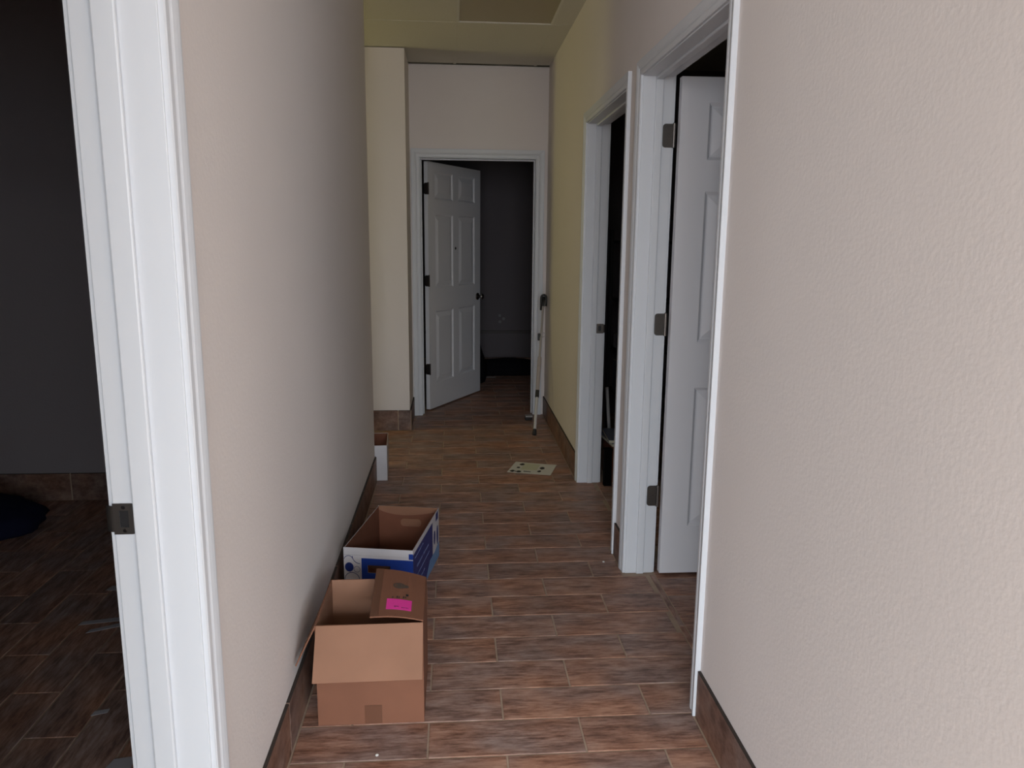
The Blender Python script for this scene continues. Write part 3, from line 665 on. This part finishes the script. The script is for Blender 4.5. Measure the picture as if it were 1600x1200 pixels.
scrap('paper_scrap', [(-0.955, 1.930), (-0.885, 1.935), (-0.890, 1.985), (-0.945, 1.975)], M['grey_paper'], 'bluish scrap at the bottom of the left doorway, nearest of the scraps')
def crumb(loc, label):
    b = bmesh.new(); bmesh.ops.create_icosphere(b, subdivisions=1, radius=0.005)
    for v in b.verts: v.co = Vector((v.co.x*random.uniform(0.7, 1.3), v.co.y*random.uniform(0.7, 1.2), max(v.co.z, -0.002)*0.8 + 0.002))
    me = bpy.data.meshes.new('crumb'); b.to_mesh(me); b.free(); me.materials.append(M['paper'])
    o = bpy.data.objects.new('crumb', me); COL.objects.link(o); o.location = loc; tag(o, label, 'crumb')
crumb((0.665, 3.21, 0.0008), 'tiny white crumb on the floor beside the further right frame')
crumb((-0.222, 1.945, 0.0008), 'tiny white crumb on the tile in front of the brown carton')

# far room wall
q = MB(); q.box(-1.6, 2.3, 8.272, 8.30, 0.420, 0.448)
struct(q.obj('trim_1', M['rail']), 'dark low rail along the back wall of the far room', 'trim')
wm = empty('wall_sticker', (0.505, 8.30, 0.575), 'faint pale three-spot mark on the far room wall above the rail', 'sticker')
for dx, dz in ((-0.012, 0.035), (0.030, 0.0), (-0.010, -0.032)):
    q = MB(); q.tube([(dx, -0.0006, dz), (dx, -0.003, dz)], [0.017, 0.016], 12); q.obj('spot', M['faint_spot'], wm)

# ------------------------------------------------------------------ things just inside the further right doorway
kx, ky = 0.90, 4.30
cr = empty('carton', (1.010, 4.450, 0), 'brown carton inside the black right room, under the magazines', 'box')
q = MB(); q.box(-0.085, 0.20, -0.10, 0.16, 0.0005, 0.235); q.obj('box_body', M['kraft_dark'], cr, bevel=0.002)
q = MB(); q.box(-0.0855, 0.2005, 0.018, 0.042, 0.2352, 0.2358); q.obj('tape', M['tape'], cr)
bo = empty('black_board', (0.897, 4.300, 0), 'narrow black board on edge at the foot of the further right frame', 'board')
q = MB(); q.box(-0.024, 0.020, -0.018, 0.018, 0.0005, 0.215); q.obj('board', M['board'], bo, bevel=0.002)
q = MB(); q.box(-0.026, 0.022, -0.020, 0.020, 0.2152, 0.227); q.obj('board_cap', M['board'], bo, bevel=0.002)
for k, (rot, z, dx, lab, mt) in enumerate(((0.10, 0.2375, 0.0, 'pale-edged magazine at the bottom of the pile in the right room', 'oldpaper'), (-0.06, 0.2555, 0.006, 'blue-grey magazine on top of the pile in the right room', 'magazine'))):
    mg = empty('magazine', (1.030 + dx, 4.450, z), lab, 'magazine', 'magazines on the carton', rot)
    q = MB(); q.box(-0.125, 0.115, -0.15, 0.14, 0.001, 0.016); q.obj('pages', M['oldpaper'], mg)
    q = MB(); q.box(-0.127, 0.116, -0.152, 0.141, 0.016, 0.0172); q.box(-0.127, 0.116, -0.152, 0.141, 0.0, 0.001); q.box(0.115, 0.1165, -0.152, 0.141, 0.001, 0.016); q.obj('cover', M['magazine'], mg)
rod = empty('metal_rod', (0.985, 4.72, 0), 'slim pale rod leaning in the black right room behind the magazines', 'rod')
q = MB(); q.tube([(0.02, 0.0, 0.004), (-0.022, 0.0, 0.50)], 0.011, 10); q.obj('tube', M['alu'], rod)
q = MB(); q.tube([(-0.022, 0, 0.495), (-0.0225, 0, 0.51)], [0.0125, 0.010], 10); q.obj('cap', M['grey_tube'], rod)
rk = empty('shelf_rack', (1.33, 5.55, 0), 'dark shelf rack of folders deep in the further right room', 'shelf')
for x in (-0.16, 0.55):
    for y in (-0.17, 0.17):
        q = MB(); q.box(x-0.012, x+0.012, y-0.012, y+0.012, 0.0005, 1.5); q.obj('post', M['black'], rk)
for z in (0.30, 0.62, 0.98, 1.40):
    q = MB(); q.box(-0.15, 0.54, -0.17, 0.17, z, z+0.02); q.obj('shelf', M['black'], rk)
for k, (x, z, w, hh, mt) in enumerate(((-0.14, 0.6405, 0.05, 0.10, 'grey_paper'), (-0.08, 0.6405, 0.05, 0.12, 'magazine'), (-0.14, 0.3205, 0.06, 0.22, 'magazine'), (-0.07, 0.3205, 0.05, 0.24, 'grey_paper'))):
    fo = empty('folder', (1.33 + x, 5.53, z), ('grey folder, leftmost on the second rack shelf', 'blue-grey folder beside a grey one on the second rack shelf', 'blue-grey folder, leftmost on the lowest rack shelf', 'grey folder beside a blue-grey one on the lowest rack shelf')[k], 'folder', 'folders on the dark rack')
    q = MB(); q.box(0, w, -0.12, 0.12, 0.0, hh); q.obj('cover', M[mt], fo, bevel=0.002)
    q = MB(); q.box(0.006, w-0.006, -0.118, 0.1202, 0.0, hh+0.002); q.obj('pages', M['oldpaper'], fo)
